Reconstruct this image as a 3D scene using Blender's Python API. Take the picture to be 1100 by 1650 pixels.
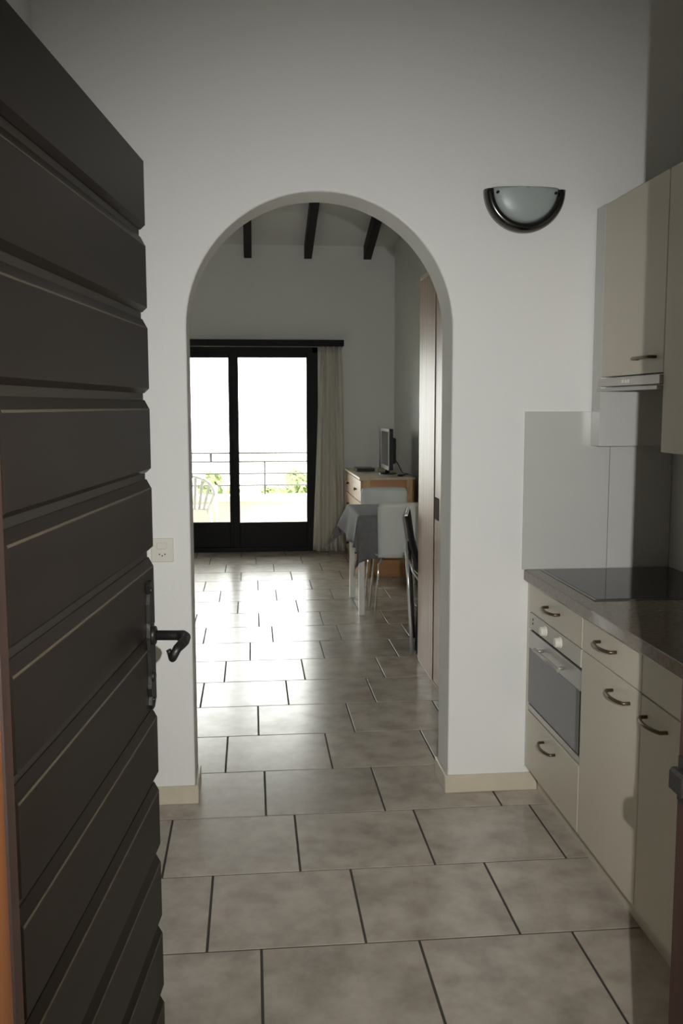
import bpy, bmesh, math, random
from mathutils import Vector, Matrix

random.seed(7)
for o in list(bpy.data.objects):
    bpy.data.objects.remove(o, do_unlink=True)
scene = bpy.context.scene
COL = scene.collection

# ------------------------------------------------------------------ camera
yaw, pitch, roll, FPX = 0.096, 0.1136, -0.0017, 1500.0
cam_d = bpy.data.cameras.new('camera')
cam = bpy.data.objects.new('camera', cam_d)
COL.objects.link(cam)
fwd = Vector((math.sin(yaw) * math.cos(pitch), math.cos(yaw) * math.cos(pitch), -math.sin(pitch)))
rgt = Vector((math.cos(yaw), -math.sin(yaw), 0))
upv = rgt.cross(fwd)
r2 = math.cos(roll) * rgt + math.sin(roll) * upv
u2 = -math.sin(roll) * rgt + math.cos(roll) * upv
CAM = Vector((0, -3.5273, 1.5404))
cam.matrix_world = Matrix(((r2.x, u2.x, -fwd.x, CAM.x), (r2.y, u2.y, -fwd.y, CAM.y),
                           (r2.z, u2.z, -fwd.z, CAM.z), (0, 0, 0, 1)))
cam_d.sensor_fit = 'VERTICAL'
cam_d.sensor_height = 36.0
cam_d.lens = 36.0 * FPX / 1650.0
cam_d.clip_start = 0.05
scene.camera = cam

# ------------------------------------------------------------------ world, lights, exposure
world = bpy.data.worlds.new('overcast_sky')
scene.world = world
world.use_nodes = True
bg = world.node_tree.nodes['Background']
bg.inputs[0].default_value = (1.0, 0.985, 0.95, 1)
bg.inputs[1].default_value = 9.0

# the on-camera flash: the camera is held upright, so the flash sits right of the lens
fl_d = bpy.data.lights.new('camera_flash', 'SPOT')
fl_d.energy = 245
fl_d.color = (1.0, 0.995, 0.975)
fl_d.shadow_soft_size = 0.004
fl_d.spot_size = math.radians(77)
fl_d.spot_blend = 1.0
flash = bpy.data.objects.new('camera_flash', fl_d)
COL.objects.link(flash)
flash.location = (0.122, -3.50, 1.60)
aim = Vector((0.45, 0.0, 0.98)) - flash.location
flash.rotation_euler = aim.to_track_quat('-Z', 'Y').to_euler()

scene.view_settings.view_transform = 'Standard'
scene.view_settings.look = 'None'
scene.view_settings.exposure = 0.0
scene.view_settings.gamma = 1.0
scene.view_settings.use_curve_mapping = False

# ------------------------------------------------------------------ materials
def nodes_of(name):
    m = bpy.data.materials.new(name)
    m.use_nodes = True
    nt = m.node_tree
    return m, nt, nt.nodes['Principled BSDF']

def add(nt, t, **kw):
    n = nt.nodes.new(t)
    for k, v in kw.items():
        setattr(n, k, v)
    return n

def plain(name, col, rough=0.5, metal=0.0, spec=0.5, noise=0.0, scale=8.0, bump=0.0, bscale=60.0):
    m, nt, b = nodes_of(name)
    b.inputs['Roughness'].default_value = rough
    b.inputs['Metallic'].default_value = metal
    b.inputs['Specular IOR Level'].default_value = spec
    tc = add(nt, 'ShaderNodeTexCoord')
    no = add(nt, 'ShaderNodeTexNoise')
    no.inputs['Scale'].default_value = scale
    no.inputs['Detail'].default_value = 5
    nt.links.new(tc.outputs['Object'], no.inputs['Vector'])
    mx = add(nt, 'ShaderNodeMix', data_type='RGBA')
    mx.inputs[6].default_value = [c * (1 - noise) for c in col] + [1]
    mx.inputs[7].default_value = [min(1, c * (1 + noise)) for c in col] + [1]
    nt.links.new(no.outputs['Fac'], mx.inputs[0])
    nt.links.new(mx.outputs[2], b.inputs['Base Color'])
    if bump:
        n2 = add(nt, 'ShaderNodeTexNoise')
        n2.inputs['Scale'].default_value = bscale
        n2.inputs['Detail'].default_value = 6
        nt.links.new(tc.outputs['Object'], n2.inputs['Vector'])
        bp = add(nt, 'ShaderNodeBump')
        bp.inputs['Strength'].default_value = bump
        bp.inputs['Distance'].default_value = 0.004
        nt.links.new(n2.outputs['Fac'], bp.inputs['Height'])
        nt.links.new(bp.outputs['Normal'], b.inputs['Normal'])
    return m

def wood(name, c1, c2, stretch=(18, 18, 1.2), rough=0.45, scale=1.0, bump=0.05, spec=0.5):
    m, nt, b = nodes_of(name)
    tc = add(nt, 'ShaderNodeTexCoord')
    oi = add(nt, 'ShaderNodeObjectInfo')
    mul = add(nt, 'ShaderNodeMath', operation='MULTIPLY')
    mul.inputs[1].default_value = 13.0
    nt.links.new(oi.outputs['Random'], mul.inputs[0])
    ad = add(nt, 'ShaderNodeVectorMath', operation='ADD')
    nt.links.new(tc.outputs['Object'], ad.inputs[0])
    nt.links.new(mul.outputs[0], ad.inputs[1])
    mp = add(nt, 'ShaderNodeMapping')
    mp.inputs['Scale'].default_value = [s * scale for s in stretch]
    nt.links.new(ad.outputs[0], mp.inputs['Vector'])
    no = add(nt, 'ShaderNodeTexNoise')
    no.inputs['Scale'].default_value = 1.5
    no.inputs['Detail'].default_value = 8
    no.inputs['Distortion'].default_value = 0.6
    nt.links.new(mp.outputs[0], no.inputs['Vector'])
    cr = add(nt, 'ShaderNodeValToRGB')
    cr.color_ramp.elements[0].position = 0.3
    cr.color_ramp.elements[0].color = (*c1, 1)
    cr.color_ramp.elements[1].position = 0.7
    cr.color_ramp.elements[1].color = (*c2, 1)
    nt.links.new(no.outputs['Fac'], cr.inputs[0])
    nt.links.new(cr.outputs[0], b.inputs['Base Color'])
    b.inputs['Roughness'].default_value = rough
    b.inputs['Specular IOR Level'].default_value = spec
    bp = add(nt, 'ShaderNodeBump')
    bp.inputs['Strength'].default_value = bump
    bp.inputs['Distance'].default_value = 0.003
    nt.links.new(no.outputs['Fac'], bp.inputs['Height'])
    nt.links.new(bp.outputs['Normal'], b.inputs['Normal'])
    return m

def tile_material():
    m, nt, b = nodes_of('glazed_tile')
    tc = add(nt, 'ShaderNodeTexCoord')
    oi = add(nt, 'ShaderNodeObjectInfo')
    mul = add(nt, 'ShaderNodeMath', operation='MULTIPLY')
    mul.inputs[1].default_value = 37.0
    nt.links.new(oi.outputs['Random'], mul.inputs[0])
    ad = add(nt, 'ShaderNodeVectorMath', operation='ADD')
    nt.links.new(tc.outputs['Object'], ad.inputs[0])
    nt.links.new(mul.outputs[0], ad.inputs[1])
    n1 = add(nt, 'ShaderNodeTexNoise')
    n1.inputs['Scale'].default_value = 7.0
    n1.inputs['Detail'].default_value = 7
    n1.inputs['Roughness'].default_value = 0.58
    n1.inputs['Distortion'].default_value = 0.0
    nt.links.new(ad.outputs[0], n1.inputs['Vector'])
    cr = add(nt, 'ShaderNodeValToRGB')
    e = cr.color_ramp.elements
    e[0].position, e[0].color = 0.28, (0.30, 0.258, 0.215, 1)
    e[1].position, e[1].color = 0.74, (0.56, 0.505, 0.44, 1)
    k = cr.color_ramp.elements.new(0.5)
    k.color = (0.435, 0.385, 0.325, 1)
    nt.links.new(n1.outputs['Fac'], cr.inputs[0])
    hs = add(nt, 'ShaderNodeHueSaturation')
    mr = add(nt, 'ShaderNodeMapRange')
    mr.inputs['To Min'].default_value = 0.92
    mr.inputs['To Max'].default_value = 1.08
    nt.links.new(oi.outputs['Random'], mr.inputs['Value'])
    nt.links.new(mr.outputs[0], hs.inputs['Value'])
    nt.links.new(cr.outputs[0], hs.inputs['Color'])
    nt.links.new(hs.outputs[0], b.inputs['Base Color'])
    mr2 = add(nt, 'ShaderNodeMapRange')
    mr2.inputs['From Min'].default_value = 0.2
    mr2.inputs['From Max'].default_value = 0.8
    mr2.inputs['To Min'].default_value = 0.28
    mr2.inputs['To Max'].default_value = 0.19
    nt.links.new(n1.outputs['Fac'], mr2.inputs['Value'])
    nt.links.new(mr2.outputs[0], b.inputs['Roughness'])
    n2 = add(nt, 'ShaderNodeTexNoise')
    n2.inputs['Scale'].default_value = 16.0
    n2.inputs['Detail'].default_value = 4
    nt.links.new(ad.outputs[0], n2.inputs['Vector'])
    bp = add(nt, 'ShaderNodeBump')
    bp.inputs['Strength'].default_value = 0.12
    bp.inputs['Distance'].default_value = 0.0015
    nt.links.new(n2.outputs['Fac'], bp.inputs['Height'])
    nt.links.new(bp.outputs['Normal'], b.inputs['Normal'])
    return m

def glass_material(name, tint=(0.97, 0.99, 0.98), spec=0.08):
    m = bpy.data.materials.new(name)
    m.use_nodes = True
    nt = m.node_tree
    nt.nodes.clear()
    out = add(nt, 'ShaderNodeOutputMaterial')
    mx = add(nt, 'ShaderNodeMixShader')
    tr = add(nt, 'ShaderNodeBsdfTransparent')
    tr.inputs[0].default_value = (*tint, 1)
    gl = add(nt, 'ShaderNodeBsdfGlossy')
    gl.inputs['Roughness'].default_value = 0.02
    fr = add(nt, 'ShaderNodeFresnel')
    fr.inputs[0].default_value = 1.45
    nt.links.new(fr.outputs[0], mx.inputs[0])
    nt.links.new(tr.outputs[0], mx.inputs[1])
    nt.links.new(gl.outputs[0], mx.inputs[2])
    nt.links.new(mx.outputs[0], out.inputs[0])
    return m

def cloth_material(name, col, trans=0.4, rough=0.9, weave=0.0):
    m = bpy.data.materials.new(name)
    m.use_nodes = True
    nt = m.node_tree
    nt.nodes.clear()
    out = add(nt, 'ShaderNodeOutputMaterial')
    mx = add(nt, 'ShaderNodeMixShader')
    mx.inputs[0].default_value = trans
    d = add(nt, 'ShaderNodeBsdfPrincipled')
    d.inputs['Roughness'].default_value = rough
    t = add(nt, 'ShaderNodeBsdfTranslucent')
    tc = add(nt, 'ShaderNodeTexCoord')
    no = add(nt, 'ShaderNodeTexNoise')
    no.inputs['Scale'].default_value = 24.0
    no.inputs['Detail'].default_value = 5
    nt.links.new(tc.outputs['Object'], no.inputs['Vector'])
    mc = add(nt, 'ShaderNodeMix', data_type='RGBA')
    mc.inputs[6].default_value = [c * (1 - weave) for c in col] + [1]
    mc.inputs[7].default_value = [min(1, c * (1 + weave)) for c in col] + [1]
    nt.links.new(no.outputs['Fac'], mc.inputs[0])
    nt.links.new(mc.outputs[2], d.inputs['Base Color'])
    nt.links.new(mc.outputs[2], t.inputs[0])
    nt.links.new(d.outputs[0], mx.inputs[1])
    nt.links.new(t.outputs[0], mx.inputs[2])
    nt.links.new(mx.outputs[0], out.inputs[0])
    return m

M = {
    'plaster': plain('white_plaster', (0.80, 0.80, 0.775), 0.85, noise=0.02, scale=2.0, bump=0.25, bscale=45),
    'ceil': plain('ceiling_plaster', (0.80, 0.80, 0.77), 0.9, noise=0.02, bump=0.1),
    'grout': plain('dark_grout', (0.055, 0.050, 0.045), 0.9, noise=0.2, scale=40),
    'tile': tile_material(),
    'skirt': plain('beige_ceramic', (0.60, 0.54, 0.42), 0.35, noise=0.10, scale=14),
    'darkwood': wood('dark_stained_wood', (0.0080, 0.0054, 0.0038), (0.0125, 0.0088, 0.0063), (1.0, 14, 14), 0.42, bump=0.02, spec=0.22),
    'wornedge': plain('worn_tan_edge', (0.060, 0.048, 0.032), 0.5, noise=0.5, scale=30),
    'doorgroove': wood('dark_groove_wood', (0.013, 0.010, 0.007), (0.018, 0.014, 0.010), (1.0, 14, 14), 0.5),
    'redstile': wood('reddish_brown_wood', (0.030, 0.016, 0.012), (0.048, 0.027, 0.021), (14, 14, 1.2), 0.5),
    'framewood': wood('orange_brown_wood', (0.17, 0.052, 0.010), (0.30, 0.100, 0.022), (16, 16, 1.0), 0.4),
    'shadedjamb_sill': wood('shaded_jamb_dark_sill_wood', (0.022, 0.0085, 0.006), (0.040, 0.016, 0.011), (16, 16, 1.0), 0.45),  # right jamb's shade mixed into the frame wood; the sill shares this dark brown
    'iron': plain('wrought_iron', (0.022, 0.022, 0.020), 0.42, 0.6, noise=0.3, scale=30, bump=0.3, bscale=90),
    'cream': plain('cream_laminate', (0.60, 0.555, 0.455), 0.42, noise=0.015, scale=4),
    'creamside': plain('cream_edge', (0.60, 0.575, 0.50), 0.45),
    'top': plain('brown_stone_worktop', (0.20, 0.16, 0.125), 0.13, noise=0.35, scale=50),
    'splash': plain('pale_grey_splashback', (0.56, 0.56, 0.53), 0.22, noise=0.02),
    'ceran': plain('black_glass_ceramic', (0.008, 0.008, 0.009), 0.05, noise=0.0),
    'hobframe': plain('hob_frame_steel', (0.30, 0.29, 0.27), 0.3, 0.9),
    'bronze': plain('bronze_handle_metal', (0.16, 0.12, 0.075), 0.36, 0.85, noise=0.1, scale=40),
    'steel': plain('brushed_steel', (0.50, 0.49, 0.46), 0.38, 0.65, noise=0.03),
    'ovenglass': plain('grey_oven_glass', (0.075, 0.080, 0.085), 0.12, noise=0.02, spec=0.7),
    'ovenpanel': plain('oven_panel_enamel', (0.50, 0.48, 0.42), 0.35),
    'black': plain('matt_black', (0.010, 0.010, 0.010), 0.55),
    'blackgloss': plain('gloss_black_plastic', (0.012, 0.012, 0.013), 0.25),
    'knob': plain('cream_plastic', (0.78, 0.76, 0.66), 0.35),
    'whiteplastic': plain('white_plastic', (0.82, 0.82, 0.78), 0.35),
    'socket': plain('ivory_plastic', (0.70, 0.68, 0.60), 0.35),
    'frosted': plain('frosted_glass', (0.36, 0.41, 0.40), 0.35, noise=0.02),
    'chromedark': plain('dark_chrome', (0.10, 0.097, 0.09), 0.2, 1.0),
    'chrome': plain('chrome', (0.75, 0.75, 0.74), 0.12, 1.0),
    'alu': plain('silver_aluminium', (0.72, 0.72, 0.71), 0.3, 0.7),
    'winframe': plain('black_brown_window_frame', (0.006, 0.0055, 0.005), 0.5, noise=0.2, scale=20, spec=0.2),
    'beam': wood('dark_beam_wood', (0.012, 0.009, 0.007), (0.028, 0.020, 0.014), (14, 1.0, 14), 0.7),
    'glass': glass_material('window_glass'),
    'curtain': cloth_material('white_curtain', (0.93, 0.91, 0.85), 0.5),
    'greycloth': cloth_material('grey_tablecloth', (0.20, 0.20, 0.205), 0.08, weave=0.25),
    'blackmesh': cloth_material('black_sling', (0.012, 0.013, 0.016), 0.05),
    'pine': wood('honey_pine', (0.52, 0.32, 0.15), (0.66, 0.44, 0.24), (16, 1.0, 16), 0.4),
    'pinepanel': wood('orange_pine', (0.40, 0.19, 0.070), (0.54, 0.28, 0.12), (1.0, 14, 14), 0.42),
    'pinetop': wood('pale_pine_top', (0.58, 0.46, 0.33), (0.68, 0.56, 0.42), (16, 1.0, 16), 0.35),
    'beech': wood('beech_veneer', (0.37, 0.225, 0.14), (0.50, 0.33, 0.22), (22, 22, 0.9), 0.42, bump=0.01, spec=0.35),
    'beechedge': wood('beech_edge', (0.50, 0.40, 0.29), (0.60, 0.49, 0.37), (16, 16, 1.0), 0.4),
    'pull': plain('dark_red_brown_pull', (0.060, 0.022, 0.012), 0.8, spec=0.1, noise=0.15, scale=30),
    'chairwhite': plain('white_chair_shell', (0.68, 0.71, 0.68), 0.38),
    'tablewhite': plain('white_table_lacquer', (0.80, 0.79, 0.75), 0.35),
    'screen': plain('tv_screen', (0.012, 0.013, 0.015), 0.12),
    'tvsilver': plain('tv_silver_bezel', (0.30, 0.30, 0.30), 0.3, 0.5),
    'parapet': plain('pinkish_render', (0.78, 0.68, 0.60), 0.9, noise=0.04),
    'coping': plain('pale_stone_coping', (0.82, 0.78, 0.70), 0.8, noise=0.05),
    'balcony': plain('balcony_paving', (0.60, 0.55, 0.48), 0.8, noise=0.08),
    'rail': plain('grey_rail_metal', (0.11, 0.11, 0.105), 0.45, 0.4),
    'leaf': cloth_material('green_leaf', (0.30, 0.36, 0.17), 0.3, weave=0.3),
    'bark': plain('bark', (0.12, 0.09, 0.06), 0.9, noise=0.3, scale=20),
    'lawn': plain('lawn', (0.20, 0.30, 0.10), 0.95, noise=0.25, scale=3),
    'concrete': plain('added_porch_concrete', (0.30, 0.28, 0.25), 0.9, noise=0.1),
    'addedporch': plain('added_porch_render', (0.50, 0.46, 0.40), 0.9, noise=0.05),  # for the added, unseen porch that blocks the sky
    'darkstrip': wood('dark_brown_strip', (0.030, 0.019, 0.012), (0.050, 0.034, 0.022), (14, 14, 1.0), 0.5),
}

# ------------------------------------------------------------------ helpers
ORI = {}

class MB:
    """collects shapes; build() links them as one mesh object"""
    def __init__(self):
        self.bm = bmesh.new()

    def box(self, x0, x1, y0, y1, z0, z1, bev=0.0, seg=1):
        b = bmesh.new()
        bmesh.ops.create_cube(b, size=1.0)
        for v in b.verts:
            v.co = Vector(((x0 + x1) / 2 + v.co.x * (x1 - x0), (y0 + y1) / 2 + v.co.y * (y1 - y0),
                           (z0 + z1) / 2 + v.co.z * (z1 - z0)))
        if bev:
            bmesh.ops.bevel(b, geom=b.edges[:], offset=bev, segments=seg, affect='EDGES', profile=0.5)
        self._merge(b)
        return self

    def _merge(self, b):
        vm = {v: self.bm.verts.new(v.co) for v in b.verts}
        for f in b.faces:
            try:
                n = self.bm.faces.new([vm[v] for v in f.verts])
                n.smooth = f.smooth
            except ValueError:
                pass
        b.free()

    def tube(self, pts, r, seg=10, caps=True):
        pts = [Vector(p) for p in pts]
        n = len(pts)
        rs = r if isinstance(r, (list, tuple)) else [r] * n
        t0 = (pts[1] - pts[0]).normalized()
        up = Vector((0, 0, 1)) if abs(t0.z) < 0.9 else Vector((1, 0, 0))
        a = t0.cross(up).normalized()
        rings = []
        for i, p in enumerate(pts):
            if i == 0:
                t = t0
            elif i == n - 1:
                t = (pts[i] - pts[i - 1]).normalized()
            else:
                t = ((pts[i] - pts[i - 1]).normalized() + (pts[i + 1] - pts[i]).normalized()).normalized()
            a = (a - t * a.dot(t)).normalized()
            c = t.cross(a)
            rings.append([self.bm.verts.new(p + rs[i] * (math.cos(2 * math.pi * k / seg) * a + math.sin(2 * math.pi * k / seg) * c)) for k in range(seg)])
        for i in range(n - 1):
            for k in range(seg):
                f = self.bm.faces.new((rings[i][k], rings[i][(k + 1) % seg], rings[i + 1][(k + 1) % seg], rings[i + 1][k]))
                f.smooth = True
        if caps:
            self.bm.faces.new(rings[0][::-1])
            self.bm.faces.new(rings[-1])
        return self

    def prism(self, prof, fn, a0, a1):
        """closed 2D profile swept between a0 and a1; fn(u, v, a) -> point"""
        A = [self.bm.verts.new(fn(u, v, a0)) for u, v in prof]
        B = [self.bm.verts.new(fn(u, v, a1)) for u, v in prof]
        n = len(prof)
        for i in range(n):
            self.bm.faces.new((A[i], A[(i + 1) % n], B[(i + 1) % n], B[i]))
        self.bm.faces.new(A[::-1])
        self.bm.faces.new(B)
        return self

    def grid(self, P, smooth=True, close_u=False):
        V = [[self.bm.verts.new(p) for p in row] for row in P]
        for i in range(len(V) - 1):
            m = len(V[i])
            for j in range(m if close_u else m - 1):
                f = self.bm.faces.new((V[i][j], V[i][(j + 1) % m], V[i + 1][(j + 1) % m], V[i + 1][j]))
                f.smooth = smooth
        return self

    def quad(self, *p):
        self.bm.faces.new([self.bm.verts.new(q) for q in p])
        return self

    def build(self, name, mat, parent=None, loc=None, recalc=True, weld=False):
        if weld:
            bmesh.ops.remove_doubles(self.bm, verts=self.bm.verts[:], dist=1e-5)
        if recalc:
            bmesh.ops.recalc_face_normals(self.bm, faces=self.bm.faces[:])
        org = Vector((0, 0, 0))
        if parent is not None:
            org = ORI.get(parent.name, Vector((0, 0, 0)))
        elif loc is not None:
            org = Vector(loc)
        if org.length:
            for v in self.bm.verts:
                v.co -= org
        me = bpy.data.meshes.new(name)
        self.bm.to_mesh(me)
        self.bm.free()
        me.materials.append(M[mat] if isinstance(mat, str) else mat)
        o = bpy.data.objects.new(name, me)
        COL.objects.link(o)
        if parent is not None:
            o.parent = parent
        elif loc is not None:
            o.location = loc
        ORI[o.name] = org
        return o

def thing(name, label=None, cat=None, loc=(0, 0, 0), rz=0.0, group=None, kind=None, local=False):
    o = bpy.data.objects.new(name, None)
    o.empty_display_size = 0.1
    COL.objects.link(o)
    o.location = loc
    o.rotation_euler = (0, 0, rz)
    if label: o['label'] = label
    if cat: o['category'] = cat
    if group: o['group'] = group
    if kind: o['kind'] = kind
    ORI[o.name] = Vector((0, 0, 0)) if local else Vector(loc)
    return o

def tag(o, label=None, cat=None, group=None, kind=None):
    if label: o['label'] = label
    if cat: o['category'] = cat
    if group: o['group'] = group
    if kind: o['kind'] = kind
    return o

def struct(o):
    o['kind'] = 'structure'
    return o

def mod_bevel(o, w, seg=2, ang=40):
    b = o.modifiers.new('bevel', 'BEVEL')
    b.width = w; b.segments = seg; b.limit_method = 'ANGLE'; b.angle_limit = math.radians(ang)
    return o

def mod_solid(o, t, off=0):
    s = o.modifiers.new('solid', 'SOLIDIFY')
    s.thickness = t; s.offset = off
    return o

# ------------------------------------------------------------------ dimensions
XL, XR = -0.75, 1.654          # hall side walls
YE = -2.40                     # inner face of the entrance wall
AT = 0.20                      # arch wall thickness (Y 0 .. 0.20)
ACX, AR, AZ = 0.265, 0.4994, 1.8255
LXL, LXR = -3.2, 1.507         # living room side walls
YF = 6.29                      # far wall
HALLZ = 3.25
CZ, CS = 3.18, 0.28            # living room roof: height at the far wall, slope
roof = lambda y: CZ + CS * (YF - y)

# ------------------------------------------------------------------ floor and its tiles
TA, TB, Y1 = 0.4557, 0.4354, -1.0167
offs = {0: .0101, 1: -.1443, 2: -.3113, 3: .037, 4: -.1275, 5: .0164, 6: -.28, 7: -.1695, 8: -.025, 9: -.3304, 10: .0368,
        11: -.12, 12: -.27, 13: .04, 14: -.11, 15: -.26, 16: .03, 17: -.12, -1: .165, -2: .32, -3: .02, -4: .1}
fb = MB()
fb.box(XL, XR, YE, 0.0, -0.10, -0.0025)
fb.box(LXL, LXR, 0.0, YF, -0.10, -0.0025)
floor = struct(fb.build('floor', 'grout'))
GR = 0.0075
tile_cache = {}
def tile_mesh(w, h):
    k = (round(w, 4), round(h, 4))
    if k not in tile_cache:
        b = MB().box(-w / 2, w / 2, -h / 2, h / 2, -0.012, 0.0, 0.0009).bm
        me = bpy.data.meshes.new('tile')
        b.to_mesh(me); b.free()
        me.materials.append(M['tile'])
        tile_cache[k] = me
    return tile_cache[k]
ntile = 0
for k in range(-4, 18):
    ya, yb = Y1 + (k - 1) * TB, Y1 + k * TB
    ya2, yb2 = max(ya + GR / 2, YE), min(yb - GR / 2, YF)
    if yb2 - ya2 < 0.03:
        continue
    mid = (ya + yb) / 2
    lx, rx = (XL, XR) if yb < 0.1 else (LXL, LXR)
    i0 = int(math.floor((lx - offs[k]) / TA)) - 1
    for i in range(i0, i0 + 16):
        xa, xb = offs[k] + i * TA + GR / 2, offs[k] + (i + 1) * TA - GR / 2
        xa, xb = max(xa, lx), min(xb, rx)
        if xb - xa < 0.02:
            continue
        if mid > 0.3 and xb < -1.9:
            continue                                   # far left of the living room, behind the arch wall
        o = bpy.data.objects.new('tile', tile_mesh(xb - xa, yb2 - ya2))
        o.location = ((xa + xb) / 2, (ya2 + yb2) / 2, 0)
        COL.objects.link(o)
        o.parent = floor
        ntile += 1

# ------------------------------------------------------------------ walls
def arch_wall():
    b = MB()
    N = 40
    H = roof(0.2) + 0.02
    x0, x1 = LXL - 0.1, XR + 0.1
    def outline(d):
        r = AR + d
        return [(ACX - r, 0)] + [(ACX - r * math.cos(math.pi * i / N), AZ + r * math.sin(math.pi * i / N)) for i in range(N + 1)] + [(ACX + r, 0)]
    RB = 0.009
    for y in (0.0, AT):
        arc = outline(RB)[1:-1]
        xl, xr = arc[0][0], arc[-1][0]
        for (a, c) in ((x0, xl), (xr, x1)):
            b.quad((a, y, 0), (c, y, 0), (c, y, AZ), (a, y, AZ))
            b.quad((a, y, AZ), (c, y, AZ), (c, y, H), (a, y, H))
        for i in range(N):
            (ax, az), (bx_, bz) = arc[i], arc[i + 1]
            b.quad((ax, y, az), (bx_, y, bz), (bx_, y, H), (ax, y, H))
    # soffit with softly rounded plaster edges
    steps = []
    for k in range(4):
        a = math.pi / 2 * k / 3
        steps.append((RB * (1 - math.sin(a)), RB * (1 - math.cos(a))))
    steps = steps + [(d, AT - y) for d, y in reversed(steps)]
    for k in range(len(steps) - 1):
        (d0, ya), (d1, yb) = steps[k], steps[k + 1]
        o0, o1 = outline(d0), outline(d1)
        for i in range(len(o0) - 1):
            b.quad((o0[i][0], ya, o0[i][1]), (o0[i + 1][0], ya, o0[i + 1][1]), (o1[i + 1][0], yb, o1[i + 1][1]), (o1[i][0], yb, o1[i][1]))
    for x in (x0, x1):
        b.quad((x, 0, 0), (x, 0, AZ), (x, AT, AZ), (x, AT, 0))
        b.quad((x, 0, AZ), (x, 0, H), (x, AT, H), (x, AT, AZ))
    o = b.build('wall_arch', 'plaster', weld=True)
    return struct(o)
wall_arch = arch_wall()

struct(MB().box(XL - 0.12, XL, YE, -0.001, 0, HALLZ).build('wall_left', 'plaster'))
struct(MB().box(XR, XR + 0.12, YE, -0.001, 0, HALLZ).build('wall_right', 'plaster'))
# entrance wall with the doorway
DX0, DX1, DH = -0.42, 0.68, 2.10
b = MB()
b.box(XL - 0.12, DX0, YE - 0.24, YE, 0, HALLZ)
b.box(DX1, XR + 0.12, YE - 0.24, YE, 0, HALLZ)
b.box(DX0, DX1, YE - 0.24, YE, DH, HALLZ)
struct(b.build('wall_entrance', 'plaster'))
struct(MB().box(XL - 0.12, XR + 0.12, YE - 0.24, -0.001, HALLZ, HALLZ + 0.1).build('ceiling', 'ceil'))

# living room shell
def sheared(b, x0, x1, y0, y1, zlo, zhi):
    """prism along X: zlo / zhi are functions of y"""
    b.prism([(y0, zlo(y0)), (y1, zlo(y1)), (y1, zhi(y1)), (y0, zhi(y0))], lambda u, v, a: (a, u, v), x0, x1)
b = MB(); sheared(b, LXR, LXR + 0.12, AT, YF + 0.2, lambda y: 0, roof)
struct(b.build('wall_right_living', 'plaster'))
b = MB(); sheared(b, LXL - 0.12, LXL, AT, YF + 0.2, lambda y: 0, roof)
struct(b.build('wall_left_living', 'plaster'))
WX0, WX1, WZ = -1.95, 0.70, 2.15
b = MB()
b.box(LXL - 0.12, WX0, YF, YF + 0.2, 0, CZ)
b.box(WX1, LXR + 0.12, YF, YF + 0.2, 0, CZ)
b.box(WX0, WX1, YF, YF + 0.2, WZ, CZ)
struct(b.build('wall_far', 'plaster'))
b = MB(); sheared(b, LXL - 0.12, LXR + 0.12, AT, YF + 0.2, roof, lambda y: roof(y) + 0.1)
ceil_l = struct(b.build('ceiling_living', 'ceil'))
for i in range(-4, 3):
    xb = 0.602 + 0.6165 * (i - 1) + 0.0
    b = MB(); sheared(b, xb - 0.039, xb + 0.039, AT + 0.01, YF - 0.001, lambda y: roof(y) - 0.135, roof)
    b.build('beam', 'beam', ceil_l)

struct(MB().box(WX0, WX1, YF, YF + 0.20, -0.10, -0.0005).build('trim_4', 'shadedjamb_sill'))

# skirting
def skirt(name, boxes):
    b = MB()
    for q in boxes:
        b.box(*q, 0.0, 0.072, 0.002)
    return struct(b.build(name, 'skirt'))
xl, xr = ACX - AR, ACX + AR
skirt('baseboard_arch_left', [(XL, xl + 0.012, -0.012, -0.0005)])
skirt('baseboard_arch_right', [(xr - 0.012, 1.128, -0.012, -0.0005)])
skirt('baseboard_jamb_left', [(xl + 0.0005, xl + 0.012, 0.0, 0.20)])
skirt('baseboard_jamb_right', [(xr - 0.012, xr - 0.0005, 0.0, 0.20)])
skirt('baseboard_left', [(XL + 0.0005, XL + 0.012, YE, -0.012)])
skirt('baseboard_far', [(WX1 + 0.02, LXR, YF - 0.012, YF - 0.0005)])

# ------------------------------------------------------------------ entrance door
AZM = math.radians(6.192)
dv = Vector((math.sin(AZM), math.cos(AZM), 0))
P = Vector((-0.2084, -1.5659, 0))
HW = 0.85
hinge = P - dv * HW
door = thing('door_2', 'dark brown horizontally boarded entrance door standing open', 'door', (hinge.x, hinge.y, 0.0), math.pi / 2 - AZM, kind='structure', local=True)
DT, DB = 2.03, 0.010
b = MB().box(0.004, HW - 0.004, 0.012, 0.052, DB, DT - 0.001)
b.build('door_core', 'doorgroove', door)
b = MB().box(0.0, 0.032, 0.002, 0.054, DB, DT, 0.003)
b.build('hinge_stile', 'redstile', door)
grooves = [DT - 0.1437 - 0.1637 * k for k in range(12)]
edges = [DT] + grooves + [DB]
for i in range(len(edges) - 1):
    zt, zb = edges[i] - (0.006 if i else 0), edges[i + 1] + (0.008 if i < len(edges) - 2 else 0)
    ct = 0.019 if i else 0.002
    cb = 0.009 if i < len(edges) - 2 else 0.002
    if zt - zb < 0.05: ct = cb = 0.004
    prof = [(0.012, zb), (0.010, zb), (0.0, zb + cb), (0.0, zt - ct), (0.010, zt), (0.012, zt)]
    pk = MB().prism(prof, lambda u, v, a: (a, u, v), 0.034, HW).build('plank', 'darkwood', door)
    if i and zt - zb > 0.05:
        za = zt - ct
        MB().prism([(-0.0004, za - 0.0014), (-0.0004, za + 0.0002), (0.0008, za + 0.0024), (0.003, za)], lambda u, v, a: (a, u, v), 0.036, HW - 0.001).build('worn_edge', 'wornedge', pk)
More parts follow.
